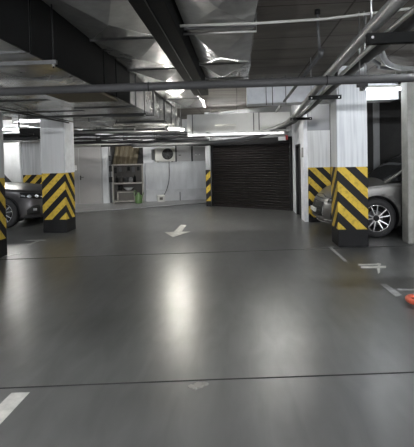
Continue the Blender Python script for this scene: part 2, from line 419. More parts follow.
# ------------------------------------------------------------------ ducts
def duct(name, x0, x1, y0, y1, z0, z1, segs, label, bulge=.022, fl=.018, side=None, m=None, axis='y', nofl=False):
    """rectangular sheet-metal duct, cross-broken panels, a flange at each joint"""
    t = thing(name, ((x0+x1)/2, (y0+y1)/2, z0), label, 'air duct')
    bm = NB()
    def panel(p00, p10, p11, p01, n):
        c = Vector(p00).lerp(Vector(p11), random.uniform(.38,.62)).lerp(Vector(p10).lerp(Vector(p01), random.uniform(.38,.62)), .5) + Vector(n)*bulge*random.uniform(.6,1.3)
        vs = [bm.verts.new(p) for p in (p00, p10, p11, p01)]; vc = bm.verts.new(c)
        for i in range(4): bm.faces.new((vs[i], vs[(i+1)%4], vc))
    if axis == 'y':
        for a_, b_ in zip(segs[:-1], segs[1:]):
            panel((x0,a_,z0),(x1,a_,z0),(x1,b_,z0),(x0,b_,z0),(0,0,-1))
            panel((x0,a_,z1),(x1,a_,z1),(x1,b_,z1),(x0,b_,z1),(0,0,.3))
            panel((x1,a_,z0),(x1,b_,z0),(x1,b_,z1),(x1,a_,z1),(.5,0,0))
            panel((x0,a_,z0),(x0,b_,z0),(x0,b_,z1),(x0,a_,z1),(-.5,0,0))
        quad(bm, [(x0,y0,z0),(x1,y0,z0),(x1,y0,z1),(x0,y0,z1)]); quad(bm, [(x0,y1,z0),(x1,y1,z0),(x1,y1,z1),(x0,y1,z1)])
    else:
        for a_, b_ in zip(segs[:-1], segs[1:]):
            panel((a_,y0,z0),(b_,y0,z0),(b_,y1,z0),(a_,y1,z0),(0,0,-1))
            panel((a_,y0,z1),(b_,y0,z1),(b_,y1,z1),(a_,y1,z1),(0,0,1))
            panel((a_,y0,z0),(b_,y0,z0),(b_,y0,z1),(a_,y0,z1),(0,-.3,0))
            panel((a_,y1,z0),(b_,y1,z0),(b_,y1,z1),(a_,y1,z1),(0,.3,0))
        quad(bm, [(x0,y0,z0),(x0,y1,z0),(x0,y1,z1),(x0,y0,z1)]); quad(bm, [(x1,y0,z0),(x1,y1,z0),(x1,y1,z1),(x1,y0,z1)])
    obj('duct_body', bm, m or M_['galv'], t)
    if not nofl:
        for s in segs[1:-1]:
            bm = NB(); w = .014
            if axis == 'y':
                box(bm, x0-fl, x1+fl, s-w, s+w, z0-fl-bulge*0, z0); box(bm, x0-fl, x1+fl, s-w, s+w, z1, z1+fl*.4)
                box(bm, x0-fl, x0, s-w, s+w, z0, z1); box(bm, x1, x1+fl, s-w, s+w, z0, z1)
            else:
                box(bm, s-w, s+w, y0-fl, y1+fl, z0-fl, z0); box(bm, s-w, s+w, y0-fl, y1+fl, z1, z1+fl*.4)
                box(bm, s-w, s+w, y0-fl, y0, z0, z1); box(bm, s-w, s+w, y1, y1+fl, z0, z1)
            obj('flange', bm, M_['greypipe2'], t)
    return t
def fr(a, b, n): return [a+(b-a)*i/n for i in range(n+1)]
# big low duct on the left, black foam on its side
t = duct('supply_air_duct', -2.75, -1.71, -2, 12.3, 2.52, 3.08, [-2,-.2,1.6,3.45,5.4,7.2,8.75,10,11.2,12.3], 'large low sheet-metal duct with a black insulated side, left of the aisle', side=1)
bm = NB()
ys = [-2,3.45,5.4,5.95,6.75]
for a_, b_ in zip(ys[:-1], ys[1:]): box(bm, -1.70, -1.68, a_+.02, b_-.02, 2.5, 3.1)
obj('insulation_panel', bm, M_['foam'], t)
obj('tan_lagging', bx(-2.45, -1.74, 5.3, 6.2, 2.47, 2.5), mat('tan_lagging', (.16,.13,.08), .6), t)
duct('supply_air_duct', -4.7, -2.8, -2, 9.3, 2.56, 3.06, [-2,-.1,1.8,3.3,4.9,6.4,7.9,9.3], 'wide sheet-metal duct outermost on the left, running to the grey striped column', bulge=.045)
# upper duct in the middle left of the black beam, and the one right of it
duct('exhaust_air_duct', -1.66, -.86, -2, 11.8, 3.0, 3.1, [-2,-.4,1.4,3.1,4.9,6.6,8.2,9.9,11.8], 'flat creased duct high between the black side duct and black beam', bulge=.085)
duct('exhaust_air_duct', -.52, .19, -2, 8.5, 2.98, 3.1, [-2,-.3,1.4,3.05,4.55,6.3,7.4,8.5], 'flat creased duct high under the slab, right of the black beam', bulge=.085)
bm = bx(-.83, -.55, -2, 8.45, 2.84, 3.1)
t = obj('cable_trunking', bm, M_['foam'], bevel=.006); tag(t, 'long black boxed trunking running down the middle of the ceiling', 'trunking')
bm = bx(-.70, -.69, -2, 8.45, 2.832, 2.84); obj('lid_seam', bm, M_['darkpipe'], t)
# transverse duct at the back
duct('return_air_duct', -1.4, 1.45, 12.0, 12.45, 2.3, 2.84, [-1.4,-1.25,.45,.6,1.45], 'sheet-metal duct crossing above the roller shutter', axis='x', bulge=.01, m=mat('dull_galvanised', (.5,.51,.51), .6, .1, noise=(.44,.45,.45)))
duct('return_air_duct', -5.65, -1.75, 12.9, 13.6, 2.4, 2.86, [-5.65,-5.1,-4.5,-3.4,-2.5,-1.75], 'sheet-metal duct crossing in front of the rear wall, above the tool rack', axis='x', bulge=.03)
duct('return_air_duct', -5.4, -2.8, 10.0, 11.8, 2.56, 2.98, [-5.4,-4.4,-3.5,-2.8], 'broad creased duct behind the grey striped column', axis='x', bulge=.085)

# trapeze hangers under the left ducts
def trapeze(x0, x1, y, z, label, m='greypipe2', r=.014, rods=True, bm_m='blacksteel'):
    t = thing('duct_hanger', ((x0+x1)/2, y, z), label, 'hanger', 'trapeze hangers under the left ducts')
    bm = NB(); box(bm, x0, x1, y-.018, y+.018, z-.035, z); obj('channel', bm, M_[m], t)
    for x in (x0+.03, x1-.03):
        if rods:
            bm = NB(); tube(bm, [(x, y, z-.07), (x, y, H)], .007, 6); obj('threaded_rod', bm, M_[bm_m], t)
            bm = NB(); tube(bm, [(x, y, z-.055), (x, y, z-.035)], .014, 6); obj('nut', bm, M_['steel'], t)
trapeze(-2.79, -1.58, 3.72, 2.50, 'bright hanger channel nearest the camera under the left ducts')
trapeze(-3.84, -1.62, 7.62, 2.445, 'dark hanger channel in front of the grey striped column', m='greypipe2', bm_m='blacksteel')
trapeze(-2.8, -1.62, 9.75, 2.49, 'dark hanger channel under the far part of the left duct', m='greypipe2', bm_m='blacksteel')
trapeze(-2.8, -1.62, 11.5, 2.49, 'dark hanger channel at the far end of the left duct', m='greypipe2', bm_m='blacksteel')

# ------------------------------------------------------------------ pipes
def pipe(name, pts, r, m, label, cat='pipe', seg=14, smooth=False, group=None, rods=()):
    bm = NB(); tube(bm, smooth_path(pts) if smooth else pts, r, seg)
    if rods:
        t = thing(name, rods[0], label, cat, group); obj('pipe_run', bm, M_[m], t)
        for x, y, z in rods:
            bm = NB(); tube(bm, [(x,y,z),(x,y,H)], .007, 6); obj('hanger_rod', bm, M_['greypipe2'], t)
        return t
    o = obj(name, bm, M_[m]); return tag(o, label, cat, group)
# dark crossing pipe
t = thing('crossing_pipe', (0, 4.8, 2.37), 'dark grey pipe crossing the whole garage below the ducts', 'pipe')
bm = NB(); tube(bm, [(-9, 4.8, 2.43), (7.5, 4.8, 2.415)], .047, 20); obj('pipe_run', bm, mat('crossing_pipe_paint', (.06,.06,.062), .6, spec=.25), t)
for x in (-.98, .98, -5.2, 3.2):
    bm = NB(); tube(bm, [(x, 4.77, 2.425), (x, 4.83, 2.425)], .056, 16); 
    bm.free(); bm = NB()
    ring = [(x, 4.8+.052*math.cos(k*PI/8), 2.425+.052*math.sin(k*PI/8)) for k in range(16)]
    tube(bm, ring, .007, 6, closed=True)
    obj('pipe_clamp', bm, M_['blacksteel'], t)
for x in (1.335, 1.39):
    bm = NB(); tube(bm, [(x, 4.8, 2.47), (x, 4.8, H)], .008, 8); obj('hanger_rod', bm, M_['steel'], t)
bm = NB(); box(bm, 1.31, 1.41, 4.76, 4.84, 2.34, 2.375); box(bm, 1.34, 1.38, 4.765, 4.835, 2.30, 2.34); obj('valve_block', bm, M_['blacksteel'], t)
for x in (.56, .68, .93):
    bm = NB(); tube(bm, [(x, 8.3, 2.6), (x, 8.3, H)], .008, 6)
    tag(obj('threaded_rod', bm, M_['greypipe2']), 'thin ceiling rod hanging behind the crossing pipe', 'rod', 'thin rods behind the crossing pipe')

# pair of large pipes on the right, bending left above the shutter
pipe('service_pipe', [(1.13,-1,2.70),(1.13,3.6,2.66),(1.22,6.9,2.62),(1.3,8.7,2.59),(1.36,10.3,2.59),(1.34,10.8,2.56),(1.2,11.3,2.45),(.7,11.7,2.3),(-.1,11.75,2.22),(-.6,11.85,2.24),(-.85,12.02,2.3)], .052, 'greypipe', 'pale foil-wrapped pipe on the right, left of its pair, bending across to the left', smooth=True)
pipe('service_pipe', [(1.40,-1,2.67),(1.40,3.6,2.65),(1.42,6.9,2.61),(1.48,8.7,2.58),(1.5,10.3,2.58),(1.5,10.9,2.55),(1.4,11.55,2.48),(.7,11.95,2.23),(-.2,12.02,2.08),(-1.6,12.05,2.03),(-3.0,12.1,2.03)], .05, 'greypipe2', 'dull grey pipe nearest the right columns, bending left over the shutter', smooth=True, rods=[(-2.4,12.08,2.08),(-.9,12.6,2.3)][:1])
pipe('service_pipe', [(1.265,-1,2.63),(1.265,3.6,2.62),(1.32,6.9,2.575),(1.39,8.7,2.55),(1.43,10.7,2.54),(1.2,11.4,2.45)], .022, 'steel', 'thin bright pipe running between the two large right pipes', smooth=True)
for x, y, z, w, lab in ((1.32, 3.64, 2.59, .50, 'thick black channel under the right pipes nearest the camera'), (1.38, 6.9, 2.55, .5, 'black channel under the right pipes beside the broad white column'), (1.5, 10.3, 2.52, .5, 'farthest black channel under the right pipes by the white wall')):
    t = thing('pipe_support', (x, y, z-.07), lab, 'pipe support')
    bm = NB(); box(bm, x-w/2, x+w/2+(.9 if y < 4 else 0), y-.03, y+.03, z-(.085 if y < 4 else .06), z); obj('channel', bm, M_['foam'], t)
    for xx in (x-w/2+.04, x+w/2-.04):
        bm = NB(); tube(bm, [(xx, y, z-.02), (xx, y, H)], .007, 6); obj('threaded_rod', bm, M_['steel'], t)
        bm = NB(); tube(bm, [(xx, y-.034, z-.035), (xx, y-.031, z-.035)], .012, 6); obj('bolt', bm, M_['steel'], t)
# white line crossing under slab, with the dropped rod and the long thin pipe
pipe('conduit', [(-.6,4.3,2.93),(.22,4.33,2.93),(.9,4.45,2.98),(2.0,4.3,3.02),(4,4.1,3.05)], .014, 'conduit', 'thin pale conduit crossing the ceiling from trunking to right edge', 'conduit')
pipe('conduit', [(-.6,4.58,2.93),(.22,4.6,2.93),(.22,4.6,3.12)], .012, 'steel', 'short pale conduit under the flat duct beside the long one', 'conduit')
t = thing('sprinkler_pipe', (.9, 4.7, 2.65), 'thin grey pipe dropping from the slab and running back above the aisle', 'pipe')
bm = NB(); tube(bm, [(.87,4.68,3.14),(.88,4.7,2.9),(.9,4.72,2.7)], .016, 10); obj('drop_pipe', bm, M_['greypipe2'], t)
bm = NB(); tube(bm, [(.9,4.7,2.69),(.92,7.5,2.69),(.93,10.4,2.69)], .024, 12); obj('pipe_run', bm, M_['greypipe2'], t)
bm = NB(); tube(bm, [(.9,4.66,2.72),(.9,4.72,2.66)], .032, 12); obj('elbow', bm, M_['greypipe2'], t)
bm = NB(); tube(bm, [(.87,4.68,3.10),(.87,4.68,3.15)], .03, 10); obj('ceiling_flange', bm, M_['blacksteel'], t)
# small sprinkler heads
for x, y in ((1.42, 4.85),):
    t = thing('ceiling_sprinkler', (x, y, 3.0), 'small white pendant sprinkler head by the right pipes', 'sprinkler')
    bm = NB(); tube(bm, [(x,y,H),(x,y,3.03)], .006, 6); obj('stem', bm, M_['steel'], t)
    bm = NB(); lathe(bm, [(.004,3.03),(.016,3.02),(.018,3.0),(.01,2.985),(0,2.984)], 10, (x,y,0)); obj('head', bm, M_['paper'], t)
# flexible line in the right bay
pipe('service_pipe', [(1.95,6.0,3.02),(2.25,6.6,2.95),(2.75,7.2,2.98),(3.6,7.5,3.0),(6,7.6,3.0)], .04, 'greypipe', 'curved pale pipe in the right bay right of the broad white column', smooth=True)
pipe('service_pipe', [(1.8,6.2,3.05),(2.2,6.9,3.02),(2.75,7.45,3.03),(6,7.8,3.04)], .028, 'darkpipe', 'curved dark pipe behind the pale one in the right bay', smooth=True)
# grey bracket lamp box above column
t = thing('junction_box', (1.66, 7.5, 2.75), 'small galvanised box on top of the broad white column', 'electrical box')
bm = bx(1.72, 1.98, 7.53, 7.63, 2.86, 3.06); obj('housing', bm, M_['steel'], t, bevel=.008)
bm = bx(1.70, 1.74, 7.5, 7.63, 2.84, 3.13); obj('bracket', bm, M_['blacksteel'], t)

# left side lines
pipe('conduit', [(-3.83,2,2.465),(-3.80,6,2.465),(-3.72,9.3,2.465)], .016, 'blacksteel', 'thin black conduit along the outer edge of the left ducts', 'conduit')
pipe('conduit', [(-3.7,2,2.475),(-3.66,6,2.475),(-3.6,9.3,2.475)], .012, 'blacksteel', 'second thin black conduit inside the outer left one', 'conduit')
pipe('conduit', [(-9,8.6,2.28),(-5.2,8.75,2.28),(-4.6,8.8,2.29),(-4.6,8.8,2.565)], .016, 'blacksteel', 'black conduit with an upturned end left of the grey column', 'conduit')
for z, y, r, m, lab in ((2.37, 11.2, .03, 'blacksteel', 'uppermost black pipe in the left bay'), (2.27, 11.4, .045, 'darkpipe', 'thick black pipe low in the left bay'), (2.2, 11.7, .02, 'steel', 'thin bright pipe lowest in the left bay')):
    pipe('service_pipe', [(-11,y-.8,z),(-6,y,z),(-5.5,y+.1,z)], r, m, lab)
# transverse runs in front of the rear wall
def tray(x0, y0, x1, y1, z, label, n=5, w=.3):
    t = thing('cable_tray', ((x0+x1)/2, (y0+y1)/2, z), label, 'cable tray')
    d = Vector((x1-x0, y1-y0, 0)); L_ = d.length; d.normalize(); s = Vector((-d.y, d.x, 0))
    bm = NB()
    for k in (-1, 1): bar(bm, Vector((x0,y0,z+.03))+s*k*w/2, Vector((x1,y1,z+.03))+s*k*w/2, .006, .06)
    i = 0.
    while i < L_:
        c = Vector((x0,y0,z+.005))+d*i; bar(bm, c-s*w/2, c+s*w/2, .025, .01); i += .3
    obj('ladder', bm, M_['steel'], t)
    for k in range(n):
        o = (k-(n-1)/2)*w/n*.9; pts = []; st = 14
        for j in range(st+1):
            pts.append(Vector((x0,y0,z))+d*(L_*j/st)+s*(o+random.uniform(-.01,.01))+Vector((0,0,.03+random.uniform(0,.03))))
        bm = NB(); tube(bm, smooth_path(pts, 3), random.choice((.012,.016,.02)), 8); obj('cable', bm, M_[random.choice(('cable','cable','cablegrey'))], t)
tray(-10.5, 13.2, -1.6, 14.6, 2.3, 'upper cable tray crossing in front of the rear wall')
tray(-7.0, 14.55, -1.15, 15.2, 2.2, 'lower cable tray close to the rear wall, over the steel door')
tray(-1.3, 11.4, 1.2, 11.4, 2.2, 'short cable tray in front of the duct above the shutter', 4, .22)
pipe('service_pipe', [(-6.2,14.3,2.16),(-3.1,15.0,2.15)], .045, 'conduit', 'bright white pipe above the steel door and tool rack', rods=[(-5.6,14.45,2.19),(-4.3,14.73,2.19),(-3.4,14.93,2.18)])
pipe('service_pipe', [(-9,13.6,2.5),(-1.2,13.8,2.42)], .05, 'darkpipe', 'dark pipe running crosswise behind the left ducts')
pipe('service_pipe', [(-5.2,12.3,2.46),(-1.5,12.35,2.42)], .03, 'steel', 'thin zinc pipe crosswise behind the end of the left duct')
pipe('cable_bundle', [(-4.5,13.9,2.1),(-2.6,14.4,2.13),(-1.2,14.0,2.05),(-.3,13.2,2.12),(.6,12.5,2.2),(1.3,11.8,2.4)], .035, 'cable', 'black cable bundle sagging over the top of the shutter', 'cable', smooth=True)
pipe('conduit', [(-.6,11.6,2.5),(-.05,11.6,2.5),(-.05,11.6,2.28),(1.3,11.6,2.33)], .022, 'conduit', 'pale bent conduit in front of the duct above the shutter', 'conduit')
pipe('conduit', [(-.9,11.95,2.22),(1.4,11.95,2.26)], .02, 'steel', 'straight pale conduit along the bottom of the duct above the shutter', 'conduit')

for k, (y, z, r, m, lab) in enumerate(((12.45, 2.62, .03, 'cable', 'highest black cable run behind the left ducts'), (12.5, 2.5, .04, 'cable', 'second black cable run behind the left ducts'), (12.4, 2.36, .035, 'darkpipe', 'third black cable run behind the left ducts'), (12.6, 2.27, .03, 'cable', 'fourth black cable run behind the left ducts'), (13.7, 2.2, .05, 'cable', 'thick black cable run above the tool rack and air conditioner'), (13.9, 2.33, .04, 'cable', 'lumpy black cable run above the steel door'))):
    x0_ = -5.6; x1_ = -1.75 if k < 4 else -.9
    pts = [(x0_+(x1_-x0_)*i/9, y+random.uniform(-.03,.03), z+random.uniform(-.025,.025)) for i in range(10)]
    pipe('cable_bundle', pts, r, m, lab, 'cable', seg=10, smooth=True)
for x in (-5.0, -4.1, -3.3, -2.4):
    t = thing('pipe_hanger', (x, 12.5, 2.2), 'black hanger frame holding the cable runs behind the left ducts', 'hanger', 'hanger frames behind the left ducts')
    bm = NB(); box(bm, x-.015, x+.015, 12.3, 12.7, 2.2, 2.23); obj('bracket', bm, M_['blacksteel'], t)
    for yy in (12.32, 12.68):
        bm = NB(); tube(bm, [(x,yy,2.2),(x,yy,H)], .008, 6); obj('threaded_rod', bm, M_['blacksteel'], t)
# ------------------------------------------------------------------ lamps, with added fill lights among them
def lamp(loc, length, rz, label, m='lamp', w=.1, tilt=0, name='strip_light'):
    t = thing(name, loc, label, 'lamp'); t.rotation_euler = (tilt, 0, rz)
    bm = NB(); box(bm, -length/2, length/2, -w/2, w/2, 0, .05); obj('housing', bm, M_['cream'], t, local=True)
    bm = NB(); tube(bm, [(-length/2+.03, 0, -.022), (length/2-.03, 0, -.022)], .02, 12); obj('tube', bm, M_[m], t, local=True)
    for s in (-1, 1):
        if H-loc[2] > .06:
            bm = NB(); tube(bm, [(s*length*.35,0,.045),(s*length*.35,0,H-loc[2]-.003)], .005, 6); obj('hanger_wire', bm, M_['steel'], t, local=True)
        bm = NB(); box(bm, s*length/2-.015, s*length/2+.015, -w/2, w/2, -.045, 0); obj('end_cap', bm, M_['cream'], t, local=True)
    return t
M_['l_vis'] = emis('lit_tube_visible', (1.,.97,.88), 200)
M_['l_mid'] = emis('lit_tube_mid', (1.,.99,.95), 75)
M_['fill_hid'] = emis('fill_tube_hidden', (1.,.99,.95), 50)
M_['fill_rear'] = emis('fill_tube_rear', (.95,.97,1.), 700)
M_['fill_left2'] = emis('fill_tube_left_bay', (.95,.98,1.), 80)
M_['fill_over'] = emis('fill_tube_over', (1.,1.,1.), 110)
M_['l_front'] = emis('lit_tube_front', (.92,.96,1.), 115)
M_['fill_back'] = emis('fill_tube_back', (1.,.98,.95), 65)
M_['l_left'] = emis('lit_tube_left', (.95,.98,1.), 40)
M_['l_side'] = emis('lit_tube_side', (.92,.96,1.), 25)
lamp((-1.6, 11.0, 2.40), .7, math.radians(62), 'lit strip light at the end of the black-sided duct', 'l_vis')
lamp((.95, 9.6, 2.86), 1.2, 0, 'added fill light hidden behind the white ceiling beam', 'fill_hid')  # added unseen lamp, brightens the rear duct and the far floor
lamp((-6.1, 7.6, 2.35), 1.2, 0, 'added unseen fill light in the left bay beside the graphite car', 'fill_left2')  # added out of view to light the left duct undersides
lamp((3.05, 4.62, 3.09), 1.5, 0, 'strip light under the slab right of the camera, above the crossing pipe', 'l_front')
lamp((-1.3, 1.5, 2.42), 1.2, PI/2, 'added unseen fill light hung between the ducts above the camera', 'fill_over')  # unseen fill, added to brighten the near duct undersides
lamp((-7.2, 4.62, 3.09), 1.2, 0, 'strip light in the near left bay', 'l_left')
for x_, w_ in ((-3.6, 'left'), (.4, 'middle'), (4.2, 'right')):
    lamp((x_, -5.5, 2.4), 1.2, 0, w_+' lamp of the added fill row far behind the camera', 'fill_rear')  # lamps added behind the view to light the column fronts
lamp((-7.6, 14.0, 2.75), 1.2, 0, 'strip light in the rear left bay', 'l_mid')
lamp((-3.6, 14.25, 2.95), 1.2, UA, 'added fill light above the rear floor strip, near the tool rack', 'fill_back')  # added lamp that brightens the rear wall and door
lamp((-.4, 13.2, 2.9), 1.2, 0, 'added fill light between the rear duct and the shutter', 'fill_back')  # second fill lamp added for the rear part
lamp((2.72, 8.35, 2.85), .75, 0, 'strip light beside the broad white column', 'l_side')

# ------------------------------------------------------------------ floor markings
def mark(name, pts, label, m='paintmark', cat='floor marking', h=.003):
    bm = NB(); vb = [bm.verts.new((x, y, .0005)) for x, y in pts]; vt = [bm.verts.new((x, y, h)) for x, y in pts]
    bm.faces.new(vb[::-1]); bm.faces.new(vt)
    for i in range(len(pts)): bm.faces.new((vb[i], vb[(i+1)%len(pts)], vt[(i+1)%len(pts)], vt[i]))
    return tag(obj(name, bm, M_[m]), label, cat)
mark('arrow_marking', [(-1.421,10.39),(-1.283,10.35),(-1.276,9.39),(-1.085,9.41),(-1.369,8.727),(-1.645,9.353),(-1.442,9.37)], 'white painted arrow on the floor in the middle of the aisle')
mark('line_marking', [(-1.605,2.84),(-1.48,2.85),(-1.49,2.42),(-1.62,2.42)], 'short white floor stripe at the bottom left')
mark('line_marking', [(1.722,5.423),(1.794,5.423),(1.828,4.99),(1.737,4.93)], 'white bay line end near the right edge, beyond the red loop', 'paintworn')
mark('line_marking', [(1.85,5.215),(3.4,5.24),(3.4,5.18),(1.85,5.17)], 'thin faint bay line running off the right edge', 'paintworn')
mark('bay_marking', [(1.733,6.419),(2.011,6.44),(2.012,6.47),(2.045,6.47),(2.043,6.44),(2.065,6.44),(2.04,6.37),(2.02,6.37),(2.015,6.305),(2.089,6.307),(2.052,6.195),(1.97,6.195),(1.891,5.958),(1.843,5.882),(1.93,6.195),(1.708,6.2),(1.735,6.296),(1.98,6.3),(1.99,6.37),(1.714,6.35)], 'worn white T-shaped bay mark in front of the broad white column')
mark('line_marking', [(-4.4,8.58),(-3.96,8.56),(-3.96,8.47),(-4.05,8.46),(-4.07,8.05),(-4.15,8.05),(-4.14,8.47),(-4.4,8.5)], 'worn white bay mark in front of the grey striped column', 'paintworn')
mark('line_marking', [(-4.4,7.0),(-4.05,7.05),(-3.85,7.3),(-3.9,7.34),(-4.08,7.12),(-4.4,7.08)], 'worn white bay mark at the left edge of the floor', 'paintworn')
mark('line_marking', [(1.55,7.62),(1.6,7.62),(1.62,6.6),(1.57,6.6)], 'faint floor line left of the broad white column', 'paintworn')

# coral parking lock loop lying on the floor at the right edge
t = thing('parking_barrier', (1.95, 4.6, 0), 'coral red low parking barrier loop lying at the right edge', 'parking barrier')
loop = []
for k in range(10):
    a_ = PI/2 + PI*k/9; loop.append((1.86+.085*math.cos(a_), 4.66+.11*math.sin(a_), .055))
loop = loop + [(2.5, 4.55, .055), (2.52, 4.66, .055), (2.5, 4.77, .055)]
bm = NB(); tube(bm, smooth_path(loop, 3), .028, 12); obj('loop', bm, M_['red'], t)
bm = NB(); box(bm, 1.83, 2.5, 4.6, 4.72, .0, .03); obj('base_plate', bm, M_['black'], t, bevel=.01)

# ------------------------------------------------------------------ things along the rear wall
def wthing(name, u, v, z, label, cat): return thing(name, W(u, v, z), label, cat)
FZ = .03
# tool rack
t = wthing('tool_rack', 2.07, .3, FZ, 'open grey metal rack with shelves and clutter against the rear wall', 'rack')
for u in (1.52, 2.6):
    for v in (.08, .5):
        bm = NB(); wbox(bm, u-.02, u+.02, v-.02, v+.02, FZ, 1.46); obj('post', bm, M_['rack'], t)
for z in (.08, .74, 1.42):
    bm = NB(); wbox(bm, 1.5, 2.62, .06, .52, z, z+.045); obj('shelf', bm, M_['rack'], t)
bm = NB(); wbox(bm, 1.5, 2.62, .03, .05, .08, 1.44); obj('back_panel', bm, M_['rackback'], t)
# low cabinet under it
t = wthing('low_cabinet', 2.02, .3, FZ+.1, 'low dark cabinet on the bottom shelf of the rack', 'cabinet')
bm = NB(); wbox(bm, 1.66, 2.3, .12, .46, .135, .46); wbox(bm, 1.63, 2.33, .1, .5, .46, .49); obj('body', bm, M_['rackback'], t)
bm = NB(); wbox(bm, 1.66, 1.7, .46, .48, .135, .46); wbox(bm, 2.26, 2.3, .46, .48, .135, .46); wbox(bm, 1.66, 2.3, .46, .48, .42, .46); obj('front_frame', bm, M_['rack'], t)
def lath_thing(name, u, v, z, prof, m, label, cat, seg=16):
    p = W(u, v, 0); bm = NB(); lathe(bm, [(r, z+h) for r, h in prof], seg, (p.x, p.y, 0)); return tag(obj(name, bm, M_[m]), label, cat)
lath_thing('washbowl', 2.08, .3, .49, [(.06,0),(.1,.02),(.17,.09),(.18,.1),(.165,.09),(.1,.03),(0,.03)], 'paper', 'white bowl standing on the low cabinet in the rack', 'bowl')
t = wthing('watering_can', 2.42, .75, FZ, 'green plastic watering can on the floor before the rack', 'watering can')
p = W(2.42, .72, 0)
bm = NB(); lathe(bm, [(.12,FZ),(.135,FZ+.03),(.13,.25),(.1,.33),(.05,.37),(.045,.42),(0,.42)], 18, (p.x,p.y,0)); obj('body', bm, M_['green'], t)
bm = NB(); tube(bm, smooth_path([W(2.36,.72,.42), W(2.3,.72,.5), W(2.26,.72,.4), W(2.3,.72,.28)]), .014, 8); obj('handle', bm, M_['green'], t)
bm = NB(); tube(bm, [W(2.52,.72,.2), W(2.6,.74,.42)], .018, 8); obj('spout', bm, M_['green'], t)
# clutter on the shelves
cl_ = [('bottle', 1.66, .2, .785, [(.05,0),(.055,.15),(.02,.2),(.018,.26),(0,.26)], 'black', 'dark bottle at the left end of the middle rack shelf', 'bottle'),
       ('bottle', 1.82, .25, .785, [(.06,0),(.06,.2),(.02,.26),(.02,.34),(0,.34)], 'rackback', 'tall bottle second from the left on the middle rack shelf', 'bottle'),
       ('paint_can', 2.0, .22, .785, [(.09,0),(.09,.18),(.095,.19),(0,.19)], 'greypipe2', 'grey can in the middle of the middle rack shelf', 'can'),
       ('jar', 2.17, .26, .785, [(.07,0),(.08,.12),(.06,.18),(0,.2)], 'cablegrey', 'grey jar right of the can on the middle rack shelf', 'jar'),
       ('bottle', 2.32, .22, .785, [(.05,0),(.05,.18),(.018,.24),(0,.3)], 'black', 'slim dark bottle right of the grey jar on the rack', 'bottle'),
       ('bucket', 1.78, .3, .125+.365, [(.08,0),(.1,.2),(.09,.2),(0,.18)], 'black', 'black pot on the low cabinet beside the white bowl', 'pot')]
for a in cl_: lath_thing(*a)
# wire of hanging tools below top shelf
for i, (u, l, m, lab) in enumerate(((1.62,.28,'black','black brush hanging leftmost under the rack top'),(1.78,.22,'greypipe2','grey cloth hanging second under the rack top'),(1.94,.3,'rackback','brown bag hanging third under the rack top'),(2.1,.2,'black','black tool hanging fourth under the rack top'),(2.26,.26,'greypipe2','grey tool hanging fifth under the rack top'),(2.45,.2,'black','black coil hanging rightmost under the rack top'))):
    bm = NB(); wbox(bm, u-.05, u+.05, .33, .39, 1.42-l, 1.36); wbox(bm, u-.008, u+.008, .35, .37, 1.36, 1.42)
    tag(obj('hanging_tool', bm, M_[m], bevel=.015), lab, 'tool')
# brown ribbed sheets leaning above the rack
t = wthing('ribbed_sheet_stack', 2.05, .2, 1.47, 'brown corrugated sheet leaning above the tool rack', 'sheet')
bm = NB(); n = 5; L0 = []; L1 = []
for i in range(n*4+1):
    u = 1.62 + i*.88/(n*4); v = .035*math.sin(i*PI/2)
    L0.append(bm.verts.new(W(u-.1, .46+v, 1.47))); L1.append(bm.verts.new(W(u+.04, .12+v, 2.2)))
for i in range(n*4): bm.faces.new((L0[i], L0[i+1], L1[i+1], L1[i])).smooth = True
obj('sheet', bm, M_['brown'], t)
for u in (1.78, 2.0, 2.22, 2.44):
    bm = NB(); bar(bm, W(u-.12,.49,1.47), W(u+.02,.15,2.19), .03, .015); obj('batten', bm, M_['brown'], t)
bm = NB(); wbox(bm, 1.38, 2.66, .0, .03, 1.46, 2.4); struct('trim_4', bm, M_['darkwall'])
# electrical boxes and conduits left of the rack
t = wthing('electrical_riser', 1.43, .08, FZ, 'vertical electrical riser with dark boxes left of the tool rack', 'electrical box')
bm = NB(); wbox(bm, 1.385, 1.47, 0, .06, FZ, 2.3); obj('backing', bm, M_['greypipe2'], t)
for z0, z1 in ((1.2,1.42),(1.6,1.8),(.8,1.0)):
    bm = NB(); wbox(bm, 1.375, 1.5, .06, .13, z0, z1); obj('switch_box', bm, M_['darkpipe' if z0 > .9 else 'blacksteel'], t, bevel=.008)
bm = NB(); tube(bm, [W(1.42,.08,1.42), W(1.42,.08,2.3)], .012, 8); obj('conduit', bm, M_['steel'], t)
# zinc tray light over the rack
t = wthing('zinc_channel', 2.95, .5, 2.0, 'bright zinc channel hanging over the right end of the rack', 'channel')
bm = NB(); obox(bm, W(3.0,.55,2.1), (Uw, Vw, (0,0,1)), (.72,.09,.03)); obj('channel_body', bm, M_['galvedge'], t)
for u in (2.5, 3.5):
    bm = NB(); tube(bm, [W(u,.55,2.12), W(u,.55,H-.01)], .007, 6); obj('threaded_rod', bm, M_['steel'], t)
# air conditioner outdoor unit
t = wthing('air_conditioner', 3.45, .2, 1.52, 'cream air conditioner unit with round dark fan, on the rear wall ledge', 'air conditioner')
bm = NB(); wbox(bm, 3.1, 3.83, .02, .3, 1.53, 2.06); obj('case', bm, M_['cream'], t, bevel=.015)
fc = W(3.56, .302, 1.81)
def ring_at(bm, c, r, rr, seg=28):
    pts = [c + Uw*r*math.cos(2*PI*k/seg) + Vector((0,0,r*math.sin(2*PI*k/seg))) for k in range(seg)]
    tube(bm, pts, rr, 5, closed=True)
bm = NB(); vs = [bm.verts.new(fc + Uw*.21*math.cos(2*PI*k/28)+Vector((0,0,.21*math.sin(2*PI*k/28)))) for k in range(28)]; bm.faces.new(vs)
vs2 = [bm.verts.new(v.co - Vw*.02) for v in vs]; bm.faces.new(vs2[::-1])
for k in range(28): bm.faces.new((vs[k], vs[(k+1)%28], vs2[(k+1)%28], vs2[k]))
fan = obj('fan_opening', bm, M_['black'], t)
bm = NB()
